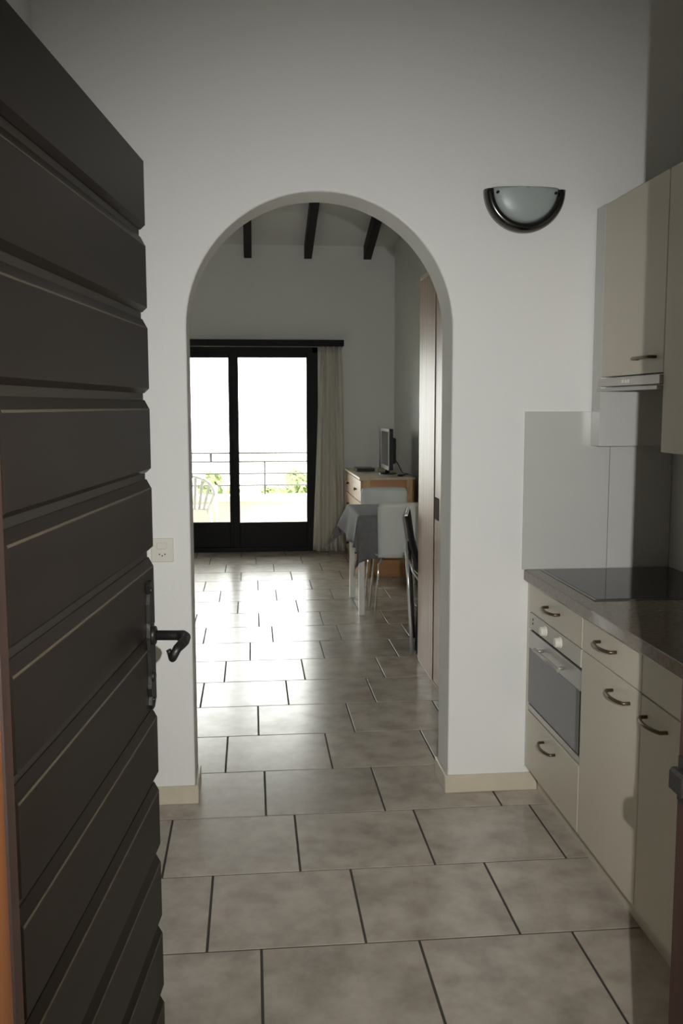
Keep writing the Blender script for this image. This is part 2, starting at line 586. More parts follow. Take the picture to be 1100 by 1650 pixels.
# iron lock fitting: long plate, rose, lever with a curled end, key rose
hx, hz = HW - 0.058, 1.072
prof = []
for (zz, w) in ((1.185, 0.010), (1.175, 0.020), (1.160, 0.013), (1.140, 0.021), (1.10, 0.019), (1.072, 0.023), (1.04, 0.019), (0.99, 0.017), (0.965, 0.021), (0.945, 0.013), (0.93, 0.020), (0.918, 0.008)):
    prof.append((w, zz))
outline = [(hx - w, z) for w, z in prof] + [(hx + w, z) for w, z in reversed(prof)]
plate = MB().prism(outline, lambda u, v, a: (u, a, v), 0.0, -0.007).build('lock_plate', 'iron', door)
hd = MB()
hd.tube([(hx, -0.004, hz), (hx, -0.014, hz), (hx, -0.016, hz)], [0.020, 0.019, 0.012], 14)
hd.tube([(hx, -0.010, hz), (hx, -0.058, hz), (hx - 0.004, -0.070, hz), (hx - 0.018, -0.077, hz - 0.001)], [0.0105, 0.0105, 0.012, 0.0125], 12)
lev = [(hx - 0.012, -0.075, hz - 0.001)]
for i in range(1, 13):
    t = i / 12
    lev.append((hx - 0.012 - 0.058 * t, -0.075 - 0.004 * math.sin(t * 3), hz - 0.001 - 0.004 * t * t))
rl = [0.0125 - 0.003 * i / 12 for i in range(13)]
c0 = Vector(lev[-1])
for i in range(1, 12):
    a = math.radians(25 * i)
    rr = 0.0155 - 0.0005 * i
    lev.append((c0.x - rr * math.sin(a), c0.y + 0.0022 * i, c0.z - rr * (1 - math.cos(a))))
    rl.append(0.0095 - 0.0004 * i)
hd.tube(lev, rl, 12)
hd.build('lever_handle', 'iron', door)
b = MB()
b.tube([(hx, -0.005, 0.985), (hx, -0.011, 0.985)], [0.013, 0.010], 12)
for zz in (1.166, 0.936):
    b.tube([(hx, -0.006, zz), (hx, -0.010, zz)], [0.007, 0.004], 10)
b.build('lock_rose', 'iron', door)
b = MB().box(HW, HW + 0.0012, 0.018, 0.040, 0.95, 1.18)
b.box(HW, HW + 0.010, 0.023, 0.035, 1.055, 1.085)
b.build('latch', 'chrome', door)
for zz in (0.25, 1.75):
    MB().tube([(-0.008, 0.050, zz - 0.05), (-0.008, 0.050, zz + 0.05)], 0.008, 10).build('hinge', 'iron', door)

# door frame (jambs and head) and the keeper on the closing side
b = MB()
b.box(DX0 - 0.03, -0.301, YE - 0.235, YE - 0.020, 0, DH, 0.004)
struct(b.build('trim_1', 'framewood'))
JX = 0.560
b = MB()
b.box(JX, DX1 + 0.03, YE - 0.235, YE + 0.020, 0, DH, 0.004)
jam = struct(b.build('trim_2', 'shadedjamb_sill'))  # frame wood darkened here for the jamb's shaded side
b = MB().box(-0.301, JX, YE - 0.235, YE - 0.03, 2.045, DH, 0.003)
struct(b.build('trim_3', 'framewood'))
b = MB()
b.box(JX - 0.003, JX, YE - 0.055, YE + 0.012, 1.020, 1.080)
b.box(JX - 0.016, JX - 0.002, YE - 0.030, YE + 0.014, 1.034, 1.066, 0.004)
kp = b.build('keeper', 'iron', jam)
kp['label'] = 'dark iron latch keeper'

# ------------------------------------------------------------------ kitchen, base run
XF = 1.078            # front plane of the doors
XP = 1.130
WT = 0.90
KG = 'base units below the worktop'
UB = [-0.018, -0.612, -1.085, -1.685]

def bow_handle(parent, yc, zc, xf, w=0.128, out=0.030):
    pts = []
    pts.append((xf + 0.002, yc + w / 2, zc))
    for i in range(0, 13):
        t = i / 12
        y = yc + w / 2 - w * t
        pts.append((xf - 0.006 - out * math.sin(math.pi * min(1, max(0, 0.08 + 0.84 * t))) ** 0.55, y, zc))
    pts.append((xf + 0.002, yc - w / 2, zc))
    return MB().tube(pts, 0.0055, 8).build('handle', 'bronze', parent)

def front(parent, name, ya, yb, z0, z1, mat='cream'):
    return MB().box(XF, XF + 0.019, yb + 0.002, ya - 0.002, z0, z1, 0.0015).build(name, mat, parent)

# unit with the oven
u1 = thing('oven_cabinet', 'cream base cabinet housing the oven, against the arch wall', 'cabinet', (1.35, -0.32, 0), group=KG)
b = MB()
b.box(XF + 0.021, XR - 0.002, UB[1] + 0.001, UB[1] + 0.018, 0.10, 0.858)
b.box(XF + 0.021, XR - 0.002, UB[0] - 0.018, UB[0], 0.10, 0.858)
b.box(XF + 0.021, XR - 0.002, UB[1] + 0.018, UB[0] - 0.018, 0.10, 0.118)
b.box(XF + 0.03, XR - 0.002, UB[1] + 0.018, UB[0] - 0.018, 0.318, 0.334)
b.build('body', 'creamside', u1)
MB().box(XF - 0.0005, XF + 0.019, UB[0], -0.0015, 0.10, 0.858, 0.0015).build('filler_strip', 'creamside', u1)
d = front(u1, 'drawer', UB[0], UB[1], 0.740, 0.855)
bow_handle(d, -0.318, 0.803, XF)
d = front(u1, 'drawer', UB[0], UB[1], 0.104, 0.338)
bow_handle(d, -0.305, 0.283, XF)
# oven
ov = thing('built_in_oven', 'built-in oven with cream control panel and grey glass door', 'oven', (1.35, -0.32, 0.336))
OY0, OY1 = UB[0] - 0.014, UB[1] + 0.006
b = MB().box(XF + 0.022, XR - 0.06, OY1 + 0.022, OY0 - 0.022, 0.336, 0.735)
b.box(XF + 0.012, XF + 0.022, OY1 + 0.001, OY0 - 0.001, 0.344, 0.737)
b.build('casing', 'black', ov)
cp = MB().box(XF - 0.001, XF + 0.012, OY1, OY0, 0.674, 0.7365, 0.0015).build('control_panel', 'ovenpanel', ov)
for yk in (-0.236, -0.402):
    k = MB().tube([(XF - 0.001, yk, 0.708), (XF - 0.006, yk, 0.708), (XF - 0.0062, yk, 0.708), (XF - 0.022, yk, 0.708), (XF - 0.024, yk, 0.708)], [0.021, 0.021, 0.018, 0.017, 0.014], 16).build('knob', 'knob', cp)
b = MB()
for zz in (0.716, 0.700):
    b.tube([(XF - 0.0022, -0.078, zz), (XF - 0.0008, -0.078, zz)], 0.0042, 10)
b.build('indicator_light', 'black', cp)
od = MB()
od.box(XF - 0.001, XF + 0.010, OY1, OY0, 0.594, 0.664, 0.0015)
odoor = od.build('oven_door', 'steel', ov)
MB().box(XF - 0.0005, XF + 0.010, OY1 + 0.036, OY0 - 0.001, 0.376, 0.5935).build('pane', 'ovenglass', odoor)
MB().box(XF - 0.0005, XF + 0.010, OY1, OY1 + 0.0355, 0.376, 0.5935).build('side_border', 'blackgloss', odoor)
b = MB()
b.tube([(XF - 0.030, -0.190, 0.627), (XF - 0.030, -0.470, 0.627)], 0.0075, 12)
for yk in (-0.215, -0.445):
    b.tube([(XF - 0.003, yk, 0.627), (XF - 0.030, yk, 0.627)], 0.006, 10)
b.build('bar_handle', 'steel', odoor)
MB().box(XF - 0.0005, XF + 0.010, OY1, OY0, 0.346, 0.368, 0.0015).build('bottom_trim', 'steel', ov)

# middle unit
u2 = thing('drawer_cabinet', 'narrow cream base cabinet with drawer and door, right of the oven', 'cabinet', (1.35, -0.85, 0), group=KG)
b = MB()
b.box(XF + 0.021, XR - 0.002, UB[2] + 0.001, UB[1] - 0.001, 0.10, 0.858)
b.build('body', 'creamside', u2)
d = front(u2, 'drawer', UB[1], UB[2], 0.740, 0.855); bow_handle(d, -0.835, 0.806, XF)
d = front(u2, 'cabinet_door', UB[1], UB[2], 0.104, 0.736); bow_handle(d, -0.945, 0.684, XF)
# near unit
u3 = thing('sink_cabinet', 'cream base cabinet nearest the entrance, beside the wooden door frame', 'cabinet', (1.35, -1.38, 0), group=KG)
MB().box(XF + 0.021, XR - 0.002, UB[3], UB[2] - 0.001, 0.10, 0.858).build('body', 'creamside', u3)
front(u3, 'drawer_front', UB[2], UB[3], 0.740, 0.855)
d = front(u3, 'cabinet_door', UB[2], UB[3], 0.104, 0.736); bow_handle(d, -1.190, 0.684, XF)
pl = MB().box(XP, XP + 0.018, UB[3], -0.002, 0.0, 0.0985, 0.001).build('plinth', 'cream')
tag(pl, 'cream plinth board running along the floor under the base cabinets', 'plinth')
wt = MB()
wt.box(1.0583, XR - 0.002, UB[3] - 0.02, -0.0015, 0.8595, WT, 0.004, 2)
tag(wt.build('worktop', 'top'), 'polished brown stone worktop over the base cabinets', 'worktop')
# hob
hob = thing('ceramic_hob', 'black glass hob set flush in the brown worktop', 'hob', (1.38, -0.31, WT))
b = MB().box(1.118, 1.634, -0.608, -0.028, WT, WT + 0.0035, 0.001)
b.build('frame', 'hobframe', hob)
MB().box(1.128, 1.628, -0.600, -0.036, WT + 0.0030, WT + 0.0045).build('glass_plate', 'ceran', hob)

# splashback panels
b = MB().box(1.050, 1.3905, -0.0085, -0.0005, WT + 0.001, 1.517, 0.0012)
sp = tag(b.build('splashback', 'splash'), 'pale splashback on the arch wall behind the hob', 'splashback')
MB().box(1.3925, XR - 0.010, -0.0085, -0.0005, WT + 0.001, 1.517, 0.0012).build('panel', 'splash', sp)
b = MB().box(XR - 0.0085, XR - 0.0005, UB[3], -0.010, WT + 0.001, 1.3845, 0.0012)
tag(b.build('splashback', 'splash'), 'shaded splashback on the right wall above the worktop', 'splashback')

# ------------------------------------------------------------------ kitchen, wall units
XU = 1.310
hc = thing('hood_cabinet', 'cream wall cabinet above the extractor hood, next to the arch wall', 'cabinet', (1.48, -0.35, 1.64), group='wall cabinets')
MB().box(XU + 0.0205, XR - 0.002, -0.636, -0.104, 1.645, 2.277).build('body', 'creamside', hc)
d = MB().box(XU, XU + 0.019, -0.636, -0.104, 1.645, 2.275, 0.0015).build('cabinet_door', 'cream', hc)
bh = MB()
bh.tube([(XU + 0.001, -0.440, 1.697), (XU - 0.022, -0.438, 1.697), (XU - 0.026, -0.45, 1.697), (XU - 0.029, -0.51, 1.697), (XU - 0.026, -0.57, 1.697), (XU - 0.022, -0.582, 1.697), (XU + 0.001, -0.580, 1.697)], 0.0055, 8)
bh.build('handle', 'bronze', d)
MB().box(XU, XR - 0.002, -0.102, -0.084, 1.386, 2.279, 0.0012).build('side_panel', 'splash', hc)
MB().box(XU + 0.002, XU + 0.020, -0.0835, -0.0095, 1.386, 2.279, 0.0012).build('filler_strip', 'splash', hc)
hood = thing('extractor_hood', 'slim pull-out extractor hood with three white buttons', 'extractor hood', (1.48, -0.37, 1.59))
MB().box(XU + 0.020, XR - 0.01, -0.634, -0.106, 1.600, 1.643).build('body', 'steel', hood)
hf = MB().box(XU - 0.010, XU + 0.0195, -0.634, -0.106, 1.6085, 1.6385, 0.0015).build('front_panel', 'steel', hood)
for yk in (-0.335, -0.360, -0.385):
    MB().box(XU - 0.0125, XU - 0.0095, yk - 0.007, yk + 0.007, 1.617, 1.630, 0.001).build('button', 'knob', hf)
MB().box(XU - 0.016, XU + 0.0195, -0.630, -0.110, 1.5915, 1.6035, 0.0015).build('visor', 'steel', hood)
wc = thing('wall_cabinet', 'taller cream wall cabinet nearest the entrance, hanging lower than the hood', 'cabinet', (1.48, -0.95, 1.39), group='wall cabinets')
MB().box(XU + 0.0205, XR - 0.002, -1.238, -0.640, 1.390, 2.277).build('body', 'creamside', wc)
for (a, c) in ((-0.938, -0.640), (-1.238, -0.940)):
    MB().box(XU, XU + 0.019, a, c, 1.390, 2.275, 0.0015).build('cabinet_door', 'cream', wc)

# ------------------------------------------------------------------ wall lamp and socket
SCX, SZ, SR = 1.028, 2.339, 0.155
ls = thing('wall_lamp', 'half-bowl frosted glass wall lamp with dark chrome rim', 'lamp', (SCX, 0, SZ))
def bulge(x, z):
    q = max(0.0, 1 - (x * x + z * z) / (0.128 ** 2))
    return -0.022 - 0.036 * math.sqrt(q)
rows = []
NR, NA = 10, 28
for i in range(NR + 1):
    rr = 0.1275 * i / NR
    rows.append([(SCX + rr * math.cos(math.pi + math.pi * j / NA), bulge(rr * math.cos(math.pi * j / NA), rr * math.sin(math.pi * j / NA)), SZ + 0.006 + rr * math.sin(math.pi + math.pi * j / NA)) for j in range(NA + 1)])
sh = MB().grid(rows).build('glass_shade', 'frosted', ls, weld=True)
mod_solid(sh, 0.004)
# rim: U-shaped band, square-ish section
rim = MB()
R0, R1 = 0.1235, SR
Pp = []
for j in range(33):
    a = math.pi + math.pi * j / 32
    ca, sa = math.cos(a), math.sin(a)
    sec = [(R1, -0.002), (R1, -0.022), (R1 - 0.005, -0.036), (R1 - 0.014, -0.044), (R0 + 0.004, -0.044), (R0, -0.038), (R0, -0.012)]
    Pp.append([(SCX + r * ca, y, SZ + r * sa) for r, y in sec])
rim.grid(Pp, True, True)
rim.bm.faces.new([v for v in rim.bm.verts[:7]][::-1]); rim.bm.verts.ensure_lookup_table()
rim.bm.faces.new([rim.bm.verts[len(rim.bm.verts) - 7 + k] for k in range(7)])
rim.build('rim', 'chromedark', ls)
for s in (-1, 1):
    MB().tube([(SCX + s * 0.110, -0.022, SZ - 0.014), (SCX + s * 0.110, -0.050, SZ - 0.014), (SCX + s * 0.110, -0.053, SZ - 0.014)], [0.0055, 0.0055, 0.003], 10).build('fixing_screw', 'chromedark', ls)
bp_ = MB()
bp_.prism([(SCX + 0.10 * math.cos(math.pi + math.pi * j / 16), SZ + 0.10 * math.sin(math.pi + math.pi * j / 16)) for j in range(17)], lambda u, v, a: (u, a, v), -0.0005, -0.012)
bp_.build('back_plate', 'whiteplastic', ls)

so = thing('switch_socket', 'ivory light switch with three-hole socket on the arch wall', 'socket', (-0.34, 0, 0.955))
MB().box(-0.382, -0.298, -0.010, -0.0005, 0.955, 1.046, 0.003, 2).build('plate', 'socket', so)
MB().box(-0.360, -0.322, -0.0135, -0.009, 1.006, 1.030, 0.002).build('rocker', 'socket', so)
hexa = [(-0.340 + 0.021 * math.cos(a), 0.984 + 0.014 * math.sin(a)) for a in [math.radians(60 * k) for k in range(6)]]
so_in = MB().prism(hexa, lambda u, v, a: (u, a, v), -0.009, -0.0125).build('outlet', 'socket', so)
b = MB()
for (x, z) in ((-0.350, 0.9855), (-0.330, 0.9855), (-0.340, 0.980)):
    b.tube([(x, -0.012, z), (x, -0.0132, z)], 0.0026, 10)
b.build('pin_hole', 'black', so_in)

# ------------------------------------------------------------------ sliding balcony door
sd = thing('door_1', 'dark framed sliding glass door to the balcony', 'door', (-0.62, YF, 0), kind='structure')
b = MB()
FY0, FY1 = YF + 0.02, YF + 0.13
b.box(WX0, WX0 + 0.06, FY0, FY1, 0.0, WZ)
b.box(WX1 - 0.055, WX1, FY0, FY1, 0.0, WZ)
b.box(WX0, WX1, FY0, FY1, WZ - 0.06, WZ)
b.box(WX0, WX1, FY0, FY1, 0.0, 0.045)
b.build('frame', 'winframe', sd)
for (a, c, y0, y1) in ((WX0 + 0.055, -1.025, FY0 + 0.008, FY0 + 0.048), (-1.06, -0.165, FY0 + 0.055, FY0 + 0.095), (-0.200, WX1 - 0.05, FY0 + 0.008, FY0 + 0.048)):
    b = MB()
    zt, zb = WZ - 0.055, 0.045
    lw = 0.070
    b.box(a, a + lw, y0, y1, zb, zt, 0.003)
    b.box(c - lw, c, y0, y1, zb, zt, 0.003)
    b.box(a + lw, c - lw, y0, y1, zb, 0.312, 0.003)
    b.box(a + lw, c - lw, y0, y1, zt - 0.055, zt, 0.003)
    s = b.build('sash', 'winframe', sd)
    ym = (y0 + y1) / 2
    MB().box(a + lw - 0.005, c - lw + 0.005, ym - 0.002, ym + 0.002, 0.306, zt - 0.05).build('pane', 'glass', s)
b = MB().box(WX0 - 0.28, 0.962, YF - 0.130, YF - 0.001, 2.152, 2.216, 0.003)
tag(b.build('curtain_pelmet', 'winframe'), 'dark brown curtain pelmet above the balcony door', 'pelmet')

def curtain(x0t, x1t, x0b, x1b, label):
    rows = []
    NX, NZ = 90, 24
    for j in range(NZ + 1):
        t = j / NZ
        z = 2.150 - (2.150 - 0.012) * t
        row = []
        for i in range(NX + 1):
            s = i / NX
            xa = x0t + (x0b - x0t) * (t ** 1.3)
            xc = x1t + (x1b - x1t) * t
            amp = 0.034 + 0.006 * t
            y = YF - 0.058 - 0.030 * s + amp * math.sin(s * 2 * math.pi * 4.2 + 0.8 * math.sin(3 * s + 2 * t)) * (0.8 + 0.3 * math.sin(11 * s))
            row.append((xa + (xc - xa) * s + 0.004 * math.sin(13 * s + 5 * t), y, z))
        rows.append(row)
    o = MB().grid(rows).build('curtain', 'curtain')
    mod_solid(o, 0.0015)
    return tag(o, label, 'curtain', 'balcony door curtains')
curtain(0.705, 0.945, 0.640, 0.985, 'long white curtain gathered at the right of the balcony door')

# ------------------------------------------------------------------ wardrobe
WXF = 0.990
wr = thing('wardrobe', 'tall beech-veneer wardrobe with sliding doors behind the arch', 'wardrobe', (1.25, 1.1, 0))
WYA, WYB = 0.32, 1.945
b = MB()
b.box(WXF + 0.078, LXR - 0.002, WYB - 0.020, WYB, 0.0, 2.262, 0.001)
b.box(WXF + 0.078, LXR - 0.002, WYA, WYA + 0.02, 0.0, 2.262, 0.001)
b.box(WXF + 0.078, LXR - 0.002, WYA + 0.02, WYB - 0.02, 2.238, 2.262)
b.box(WXF + 0.078, LXR - 0.002, WYA + 0.02, WYB - 0.02, 0.0, 0.055)
b.box(LXR - 0.012, LXR - 0.002, WYA + 0.02, WYB - 0.02, 0.055, 2.238)
b.build('body', 'beech', wr)
sdr = MB().box(WXF, WXF + 0.022, 1.492, WYB, 0.012, 2.262, 0.002).build('sliding_door', 'beech', wr)
MB().box(WXF - 0.001, WXF + 0.024, 1.478, 1.4915, 0.012, 2.262, 0.001).build('edge_strip', 'beechedge', sdr)
sdn = MB().box(WXF + 0.004, WXF + 0.026, WYA, 1.4775, 0.012, 2.262, 0.002).build('sliding_door', 'beech', wr)
MB().box(WXF + 0.0020, WXF + 0.0045, 1.355, 1.462, 0.925, 1.045).build('pull_plate', 'pull', sdn)
MB().box(WXF, WXF + 0.0775, WYA, WYB, 2.2625, 2.285, 0.001).build('top_rail', 'beechedge', wr)
MB().box(WXF + 0.004, WXF + 0.076, WYA, WYB, 0.0, 0.011).build('bottom_rail', 'beechedge', wr)

# ------------------------------------------------------------------ folded garden chair behind the wardrobe
gc = thing('folded_garden_chair', 'folded garden chair with black sling and silver frame beside the wardrobe', 'chair', (0.95, 2.035, 0), -0.20)
GY0, GY1 = 2.035, 2.47
rows = []
for t, (x, z) in enumerate(((0.935, 0.868), (0.945, 0.80), (0.960, 0.70), (0.985, 0.60), (1.012, 0.52), (1.028, 0.46))):
    rows.append([(x + 0.010 * math.sin(math.pi * k / 8), GY0 + 0.02 + (GY1 - GY0 - 0.04) * k / 8, z) for k in range(9)])
o = MB().grid(rows).build('backrest', 'blackmesh', gc); mod_solid(o, 0.012)
rows = []
for (x, z) in ((1.020, 0.47), (1.010, 0.36), (1.002, 0.22), (0.996, 0.08), (0.995, 0.03)):
    rows.append([(x + 0.008 * math.sin(math.pi * k / 8), GY0 + 0.02 + (GY1 - GY0 - 0.04) * k / 8, z) for k in range(9)])
o = MB().grid(rows).build('seat', 'blackmesh', gc); mod_solid(o, 0.014)
for y, fm in ((GY0 + 0.006, 'alu'), (GY1 - 0.006, 'black')):
    MB().tube([(0.936, y, 0.655), (0.950, y, 0.40), (0.962, y, 0.20), (0.972, y, 0.010)], 0.011, 10).build('leg', fm, gc)
    MB().tube([(0.930, y, 0.872), (0.943, y, 0.80), (0.958, y, 0.70), (0.983, y, 0.60), (1.012, y, 0.52), (1.03, y, 0.46), (1.022, y, 0.3), (1.005, y, 0.012)], 0.009, 10).build('side_frame', 'black', gc)
    MB().tube([(0.950, y, 0.60), (0.972, y, 0.53), (1.010, y, 0.475), (1.06, y, 0.45)], 0.006, 8).build('armrest', fm, gc)
MB().tube([(0.930, GY0 + 0.006, 0.872), (0.930, GY1 - 0.006, 0.872)], 0.010, 10).build('top_bar', 'alu', gc)

# ------------------------------------------------------------------ dining table, cloth, chairs
TX0, TX1, TY0, TY1, TZ = 0.770, 1.470, 3.17, 3.93, 0.742
tb = thing('dining_table', 'white dining table under the grey tablecloth', 'table', (1.12, 3.55, 0))
MB().box(TX0, TX1, TY0, TY1, TZ - 0.025, TZ, 0.003).build('tabletop', 'tablewhite', tb)
for x in (TX0 + 0.005, TX1 - 0.045):
    for y in (TY0 + 0.005, TY1 - 0.045 - 0.06):
        MB().box(x, x + 0.04, y, y + 0.04, 0.0, TZ - 0.0255, 0.002).build('leg', 'tablewhite', tb)
b = MB()
b.box(TX0 + 0.05, TX1 - 0.05, TY0 + 0.012, TY0 + 0.030, TZ - 0.09, TZ - 0.0255)
b.box(TX0 + 0.012, TX0 + 0.030, TY0 + 0.05, TY1 - 0.11, TZ - 0.09, TZ - 0.0255)
b.build('apron', 'tablewhite', tb)
def cloth():
    LO, NO = 0.235, 0.345          # overhang on the left and near sides
    x0, y0 = TX0 - LO, TY0 - NO
    x1, y1 = TX1 + 0.10, TY1 + 0.22
    NX, NY = 64, 72
    rows = []
    for j in range(NY + 1):
        row = []
        for i in range(NX + 1):
            x = x0 + (x1 - x0) * i / NX
            y = y0 + (y1 - y0) * j / NY
            du, dn, df, dr = max(0, TX0 - x), max(0, TY0 - y), max(0, y - TY1), max(0, x - TX1)
            px, py, pz = max(min(x, TX1), TX0), max(min(y, TY1), TY0), TZ + 0.004
            dy_ = dn + df
            dx_ = du + dr
            drop = max(dx_, dy_) + 0.42 * min(dx_, dy_)
            sx = -1 if du else 1
            sy = -1 if dn else 1
            m = min(dx_, dy_)
            if drop > 0:
                # outward lean plus folds that grow towards the hem
                ox = 0.10 * dx_ + 0.004 + 0.33 * m
                oy = 0.06 * dy_ + 0.004 + 0.22 * m
                fx = 0.055 * dx_ * math.sin(y * 17.0 + 1.0) if dx_ else 0
                fy = 0.085 * dy_ * math.sin(x * 31.0 + 0.4) if dy_ else 0
                # near-left corner folds in on itself, far-left corner flares outwards
                if du and dn:
                    ox *= 0.30; oy *= 0.55
                if du and df:
                    ox *= 1.6
                px += sx * (ox if dx_ else 0) + fx + (0.0 if dx_ else 0)
                py += sy * (oy if dy_ else 0) + fy
                if du and not dy_:
                    px -= 0.20 * du * max(0, (y - (TY0 + 0.35)) / 0.4)
                    drop *= 1 - 0.28 * max(0, (y - (TY0 + 0.45)) / 0.31)
                if dn:
                    drop *= 1 - 0.30 * min(1, max(0, (x - TX0) / 0.5))
                pz -= drop
            row.append((px, py, pz + 0.0012 * math.sin(9 * x + 7 * y)))
        rows.append(row)
    o = MB().grid(rows).build('tablecloth', 'greycloth')
    mod_solid(o, 0.0015, 1)
    return tag(o, 'grey tablecloth draped over the dining table, a corner hanging low', 'tablecloth')
cloth()

def shell_chair(name, label, loc, rz):
    c = thing(name, label, 'chair', loc, rz, 'white shell chairs at the dining table', local=True)
    # local: chair faces +y, back at y = 0
    W2 = 0.195
    rows = []
    NXs = 14
    for j in range(13):
        t = j / 12
        z = 0.455 + 0.405 * t
        y = 0.012 - 0.055 * t
        rows.append([((-1 + 2 * i / NXs) * (W2 - (0.014 * max(0, (t - 0.94) / 0.06) ** 2) - 0.012 * (1 - t)), y + 0.035 * (abs(-1 + 2 * i / NXs)) ** 2.2, z - 0.006 * t * (abs(-1 + 2 * i / NXs)) ** 4) for i in range(NXs + 1)])
    o = MB().grid(rows).build('backrest', 'chairwhite', c); mod_solid(o, 0.010)
    rows = []
    for j in range(11):
        t = j / 10
        y = 0.012 + 0.40 * t
        z = 0.452 + (0.014 * (1 - t * 3) ** 2 if t < 0.33 else 0) - (0.020 * ((t - 0.8) / 0.2) ** 2 if t > 0.8 else 0)
        rows.append([((-1 + 2 * i / NXs) * (W2 - 0.008 + 0.02 * t), y, z + 0.012 * (abs(-1 + 2 * i / NXs)) ** 3) for i in range(NXs + 1)])
    o = MB().grid(rows).build('seat', 'chairwhite', c); mod_solid(o, 0.010)
    for sx in (-1, 1):
        MB().tube([(sx * 0.145, 0.10, 0.442), (sx * 0.175, 0.075, 0.40), (sx * 0.205, 0.045, 0.008)], 0.008, 10).build('leg', 'chrome', c)
        MB().tube([(sx * 0.145, 0.31, 0.442), (sx * 0.175, 0.345, 0.40), (sx * 0.200, 0.395, 0.008)], 0.008, 10).build('leg', 'chrome', c)
        MB().tube([(sx * 0.145, 0.08, 0.442), (sx * 0.145, 0.33, 0.442)], 0.008, 8).build('seat_rail', 'chrome', c)
    MB().tube([(-0.145, 0.20, 0.442), (0.145, 0.20, 0.442)], 0.007, 8).build('cross_rail', 'chrome', c)
    return c
shell_chair('shell_chair', 'white shell chair with its back to the arch, near side of the table', (1.080, 2.99, 0), 0.0)
shell_chair('shell_chair', 'white shell chair on the far side of the table, before the dresser', (1.098, 4.16, 0), math.pi)

# ------------------------------------------------------------------ dresser with the television
DX, DXB, DY0, DY1, DZ = 0.962, 1.446, 4.68, 6.02, 0.905
dr = thing('dresser', 'honey pine chest of drawers in the far right corner', 'dresser', (1.2, 5.35, 0))
MB().box(DX - 0.012, DXB + 0.006, DY0 - 0.012, DY1 + 0.01, DZ - 0.022, DZ, 0.003).build('top', 'pinetop', dr)
b = MB()
b.box(DX + 0.022, DXB, DY0 + 0.014, DY1 - 0.002, 0.06, DZ - 0.0225)
b.build('body', 'pinepanel', dr)
for x in (DX + 0.020, DXB - 0.070):
    MB().box(x, x + 0.070, DY0, DY0 + 0.0135, 0.0, DZ - 0.0225, 0.002).build('stile', 'pine', dr)
for (z0, z1) in ((DZ - 0.095, DZ - 0.0225), (0.03, 0.16)):
    MB().box(DX + 0.0905, DXB - 0.0705, DY0 + 0.002, DY0 + 0.0135, z0, z1, 0.002).build('rail', 'pinepanel', dr)
MB().box(DX + 0.015, DXB, DY0 + 0.03, DY1 - 0.01, 0.0, 0.0595).build('plinth', 'pinepanel', dr)
nd = 4
zz = [0.075 + (DZ - 0.03 - 0.075) * k / nd for k in range(nd + 1)]
ym = (DY0 + DY1) / 2
for k in range(nd):
    for (a, c) in ((DY0 + 0.006, ym - 0.004), (ym + 0.004, DY1 - 0.01)):
        d = MB().box(DX, DX + 0.0195, a, c, zz[k] + 0.004, zz[k + 1] - 0.004, 0.003).build('drawer', 'pine', dr)
        yy, zc = (a + c) / 2, (zz[k] + zz[k + 1]) / 2
        MB().tube([(DX, yy, zc), (DX - 0.010, yy, zc), (DX - 0.014, yy, zc), (DX - 0.024, yy, zc), (DX - 0.027, yy, zc)], [0.007, 0.007, 0.014, 0.014, 0.009], 12).build('knob', 'bronze', d)

tv = thing('television', 'small flat television with silver bezel standing on the dresser', 'television', (1.25, 5.15, DZ), math.radians(0), local=True)
# local: screen faces -x, width along y
MB().box(0.0, 0.035, -0.27, 0.27, 0.045, 0.425, 0.006, 2).build('housing', 'blackgloss', tv)
b = MB()
b.box(-0.008, 0.0, -0.27, -0.250, 0.045, 0.425, 0.001); b.box(-0.008, 0.0, 0.250, 0.27, 0.045, 0.425, 0.001)
b.box(-0.008, 0.0, -0.25, 0.25, 0.397, 0.425, 0.001); b.box(-0.008, 0.0, -0.25, 0.25, 0.045, 0.085, 0.001)
b.build('bezel', 'tvsilver', tv)
MB().box(-0.004, 0.0, -0.25, 0.25, 0.085, 0.397).build('screen', 'screen', tv)
b = MB().tube([(0.02, 0, 0.006), (0.02, 0, 0.06)], 0.022, 12)
ring = [(0.02 + 0.085 * math.cos(a), 0.15 * math.sin(a)) for a in [2 * math.pi * k / 28 for k in range(28)]]
b.prism(ring, lambda u, v, a: (u, v, a), 0.0005, 0.010)
b.build('stand', 'blackgloss', tv)
MB().box(0.035, 0.075, -0.18, 0.18, 0.10, 0.34, 0.012).build('rear_cover', 'black', tv)

b = MB().box(1.015, 1.190, 5.45, 5.72, DZ + 0.0005, DZ + 0.030, 0.004)
rc = tag(b.build('set_top_box', 'blackgloss', loc=(1.08, 5.58, DZ + 0.0005)), 'flat black box lying on the dresser left of the television', 'box')
rem = thing('remote_control', 'black remote control on the near right of the dresser top', 'remote control', (1.36, 4.86, DZ), math.radians(70), local=True)
MB().box(-0.085, 0.085, -0.022, 0.022, 0.0008, 0.018, 0.005, 2).build('case', 'blackgloss', rem)
b = MB()
for i in range(6):
    for j in range(3):
        b.box(-0.06 + i * 0.02, -0.05 + i * 0.02, -0.014 + j * 0.011, -0.007 + j * 0.011, 0.0175, 0.0195)
b.build('keypad', 'tvsilver', rem)
cab = MB()
cab.tube([(1.325, 5.12, 1.06), (1.36, 5.08, 1.00), (1.385, 5.02, 0.93), (1.40, 4.98, 0.912), (1.43, 5.0, 0.911), (1.462, 5.05, 0.90), (1.478, 5.1, 0.75), (1.48, 5.12, 0.35)], 0.004, 8)
tag(cab.build('television_cable', 'black'), 'black cable drooping behind the television', 'cable')
b = MB().box(1.470, 1.497, 4.30, 4.62, 0.001, 1.28, 0.004)  # narrow dark brown upright slab close to the wall
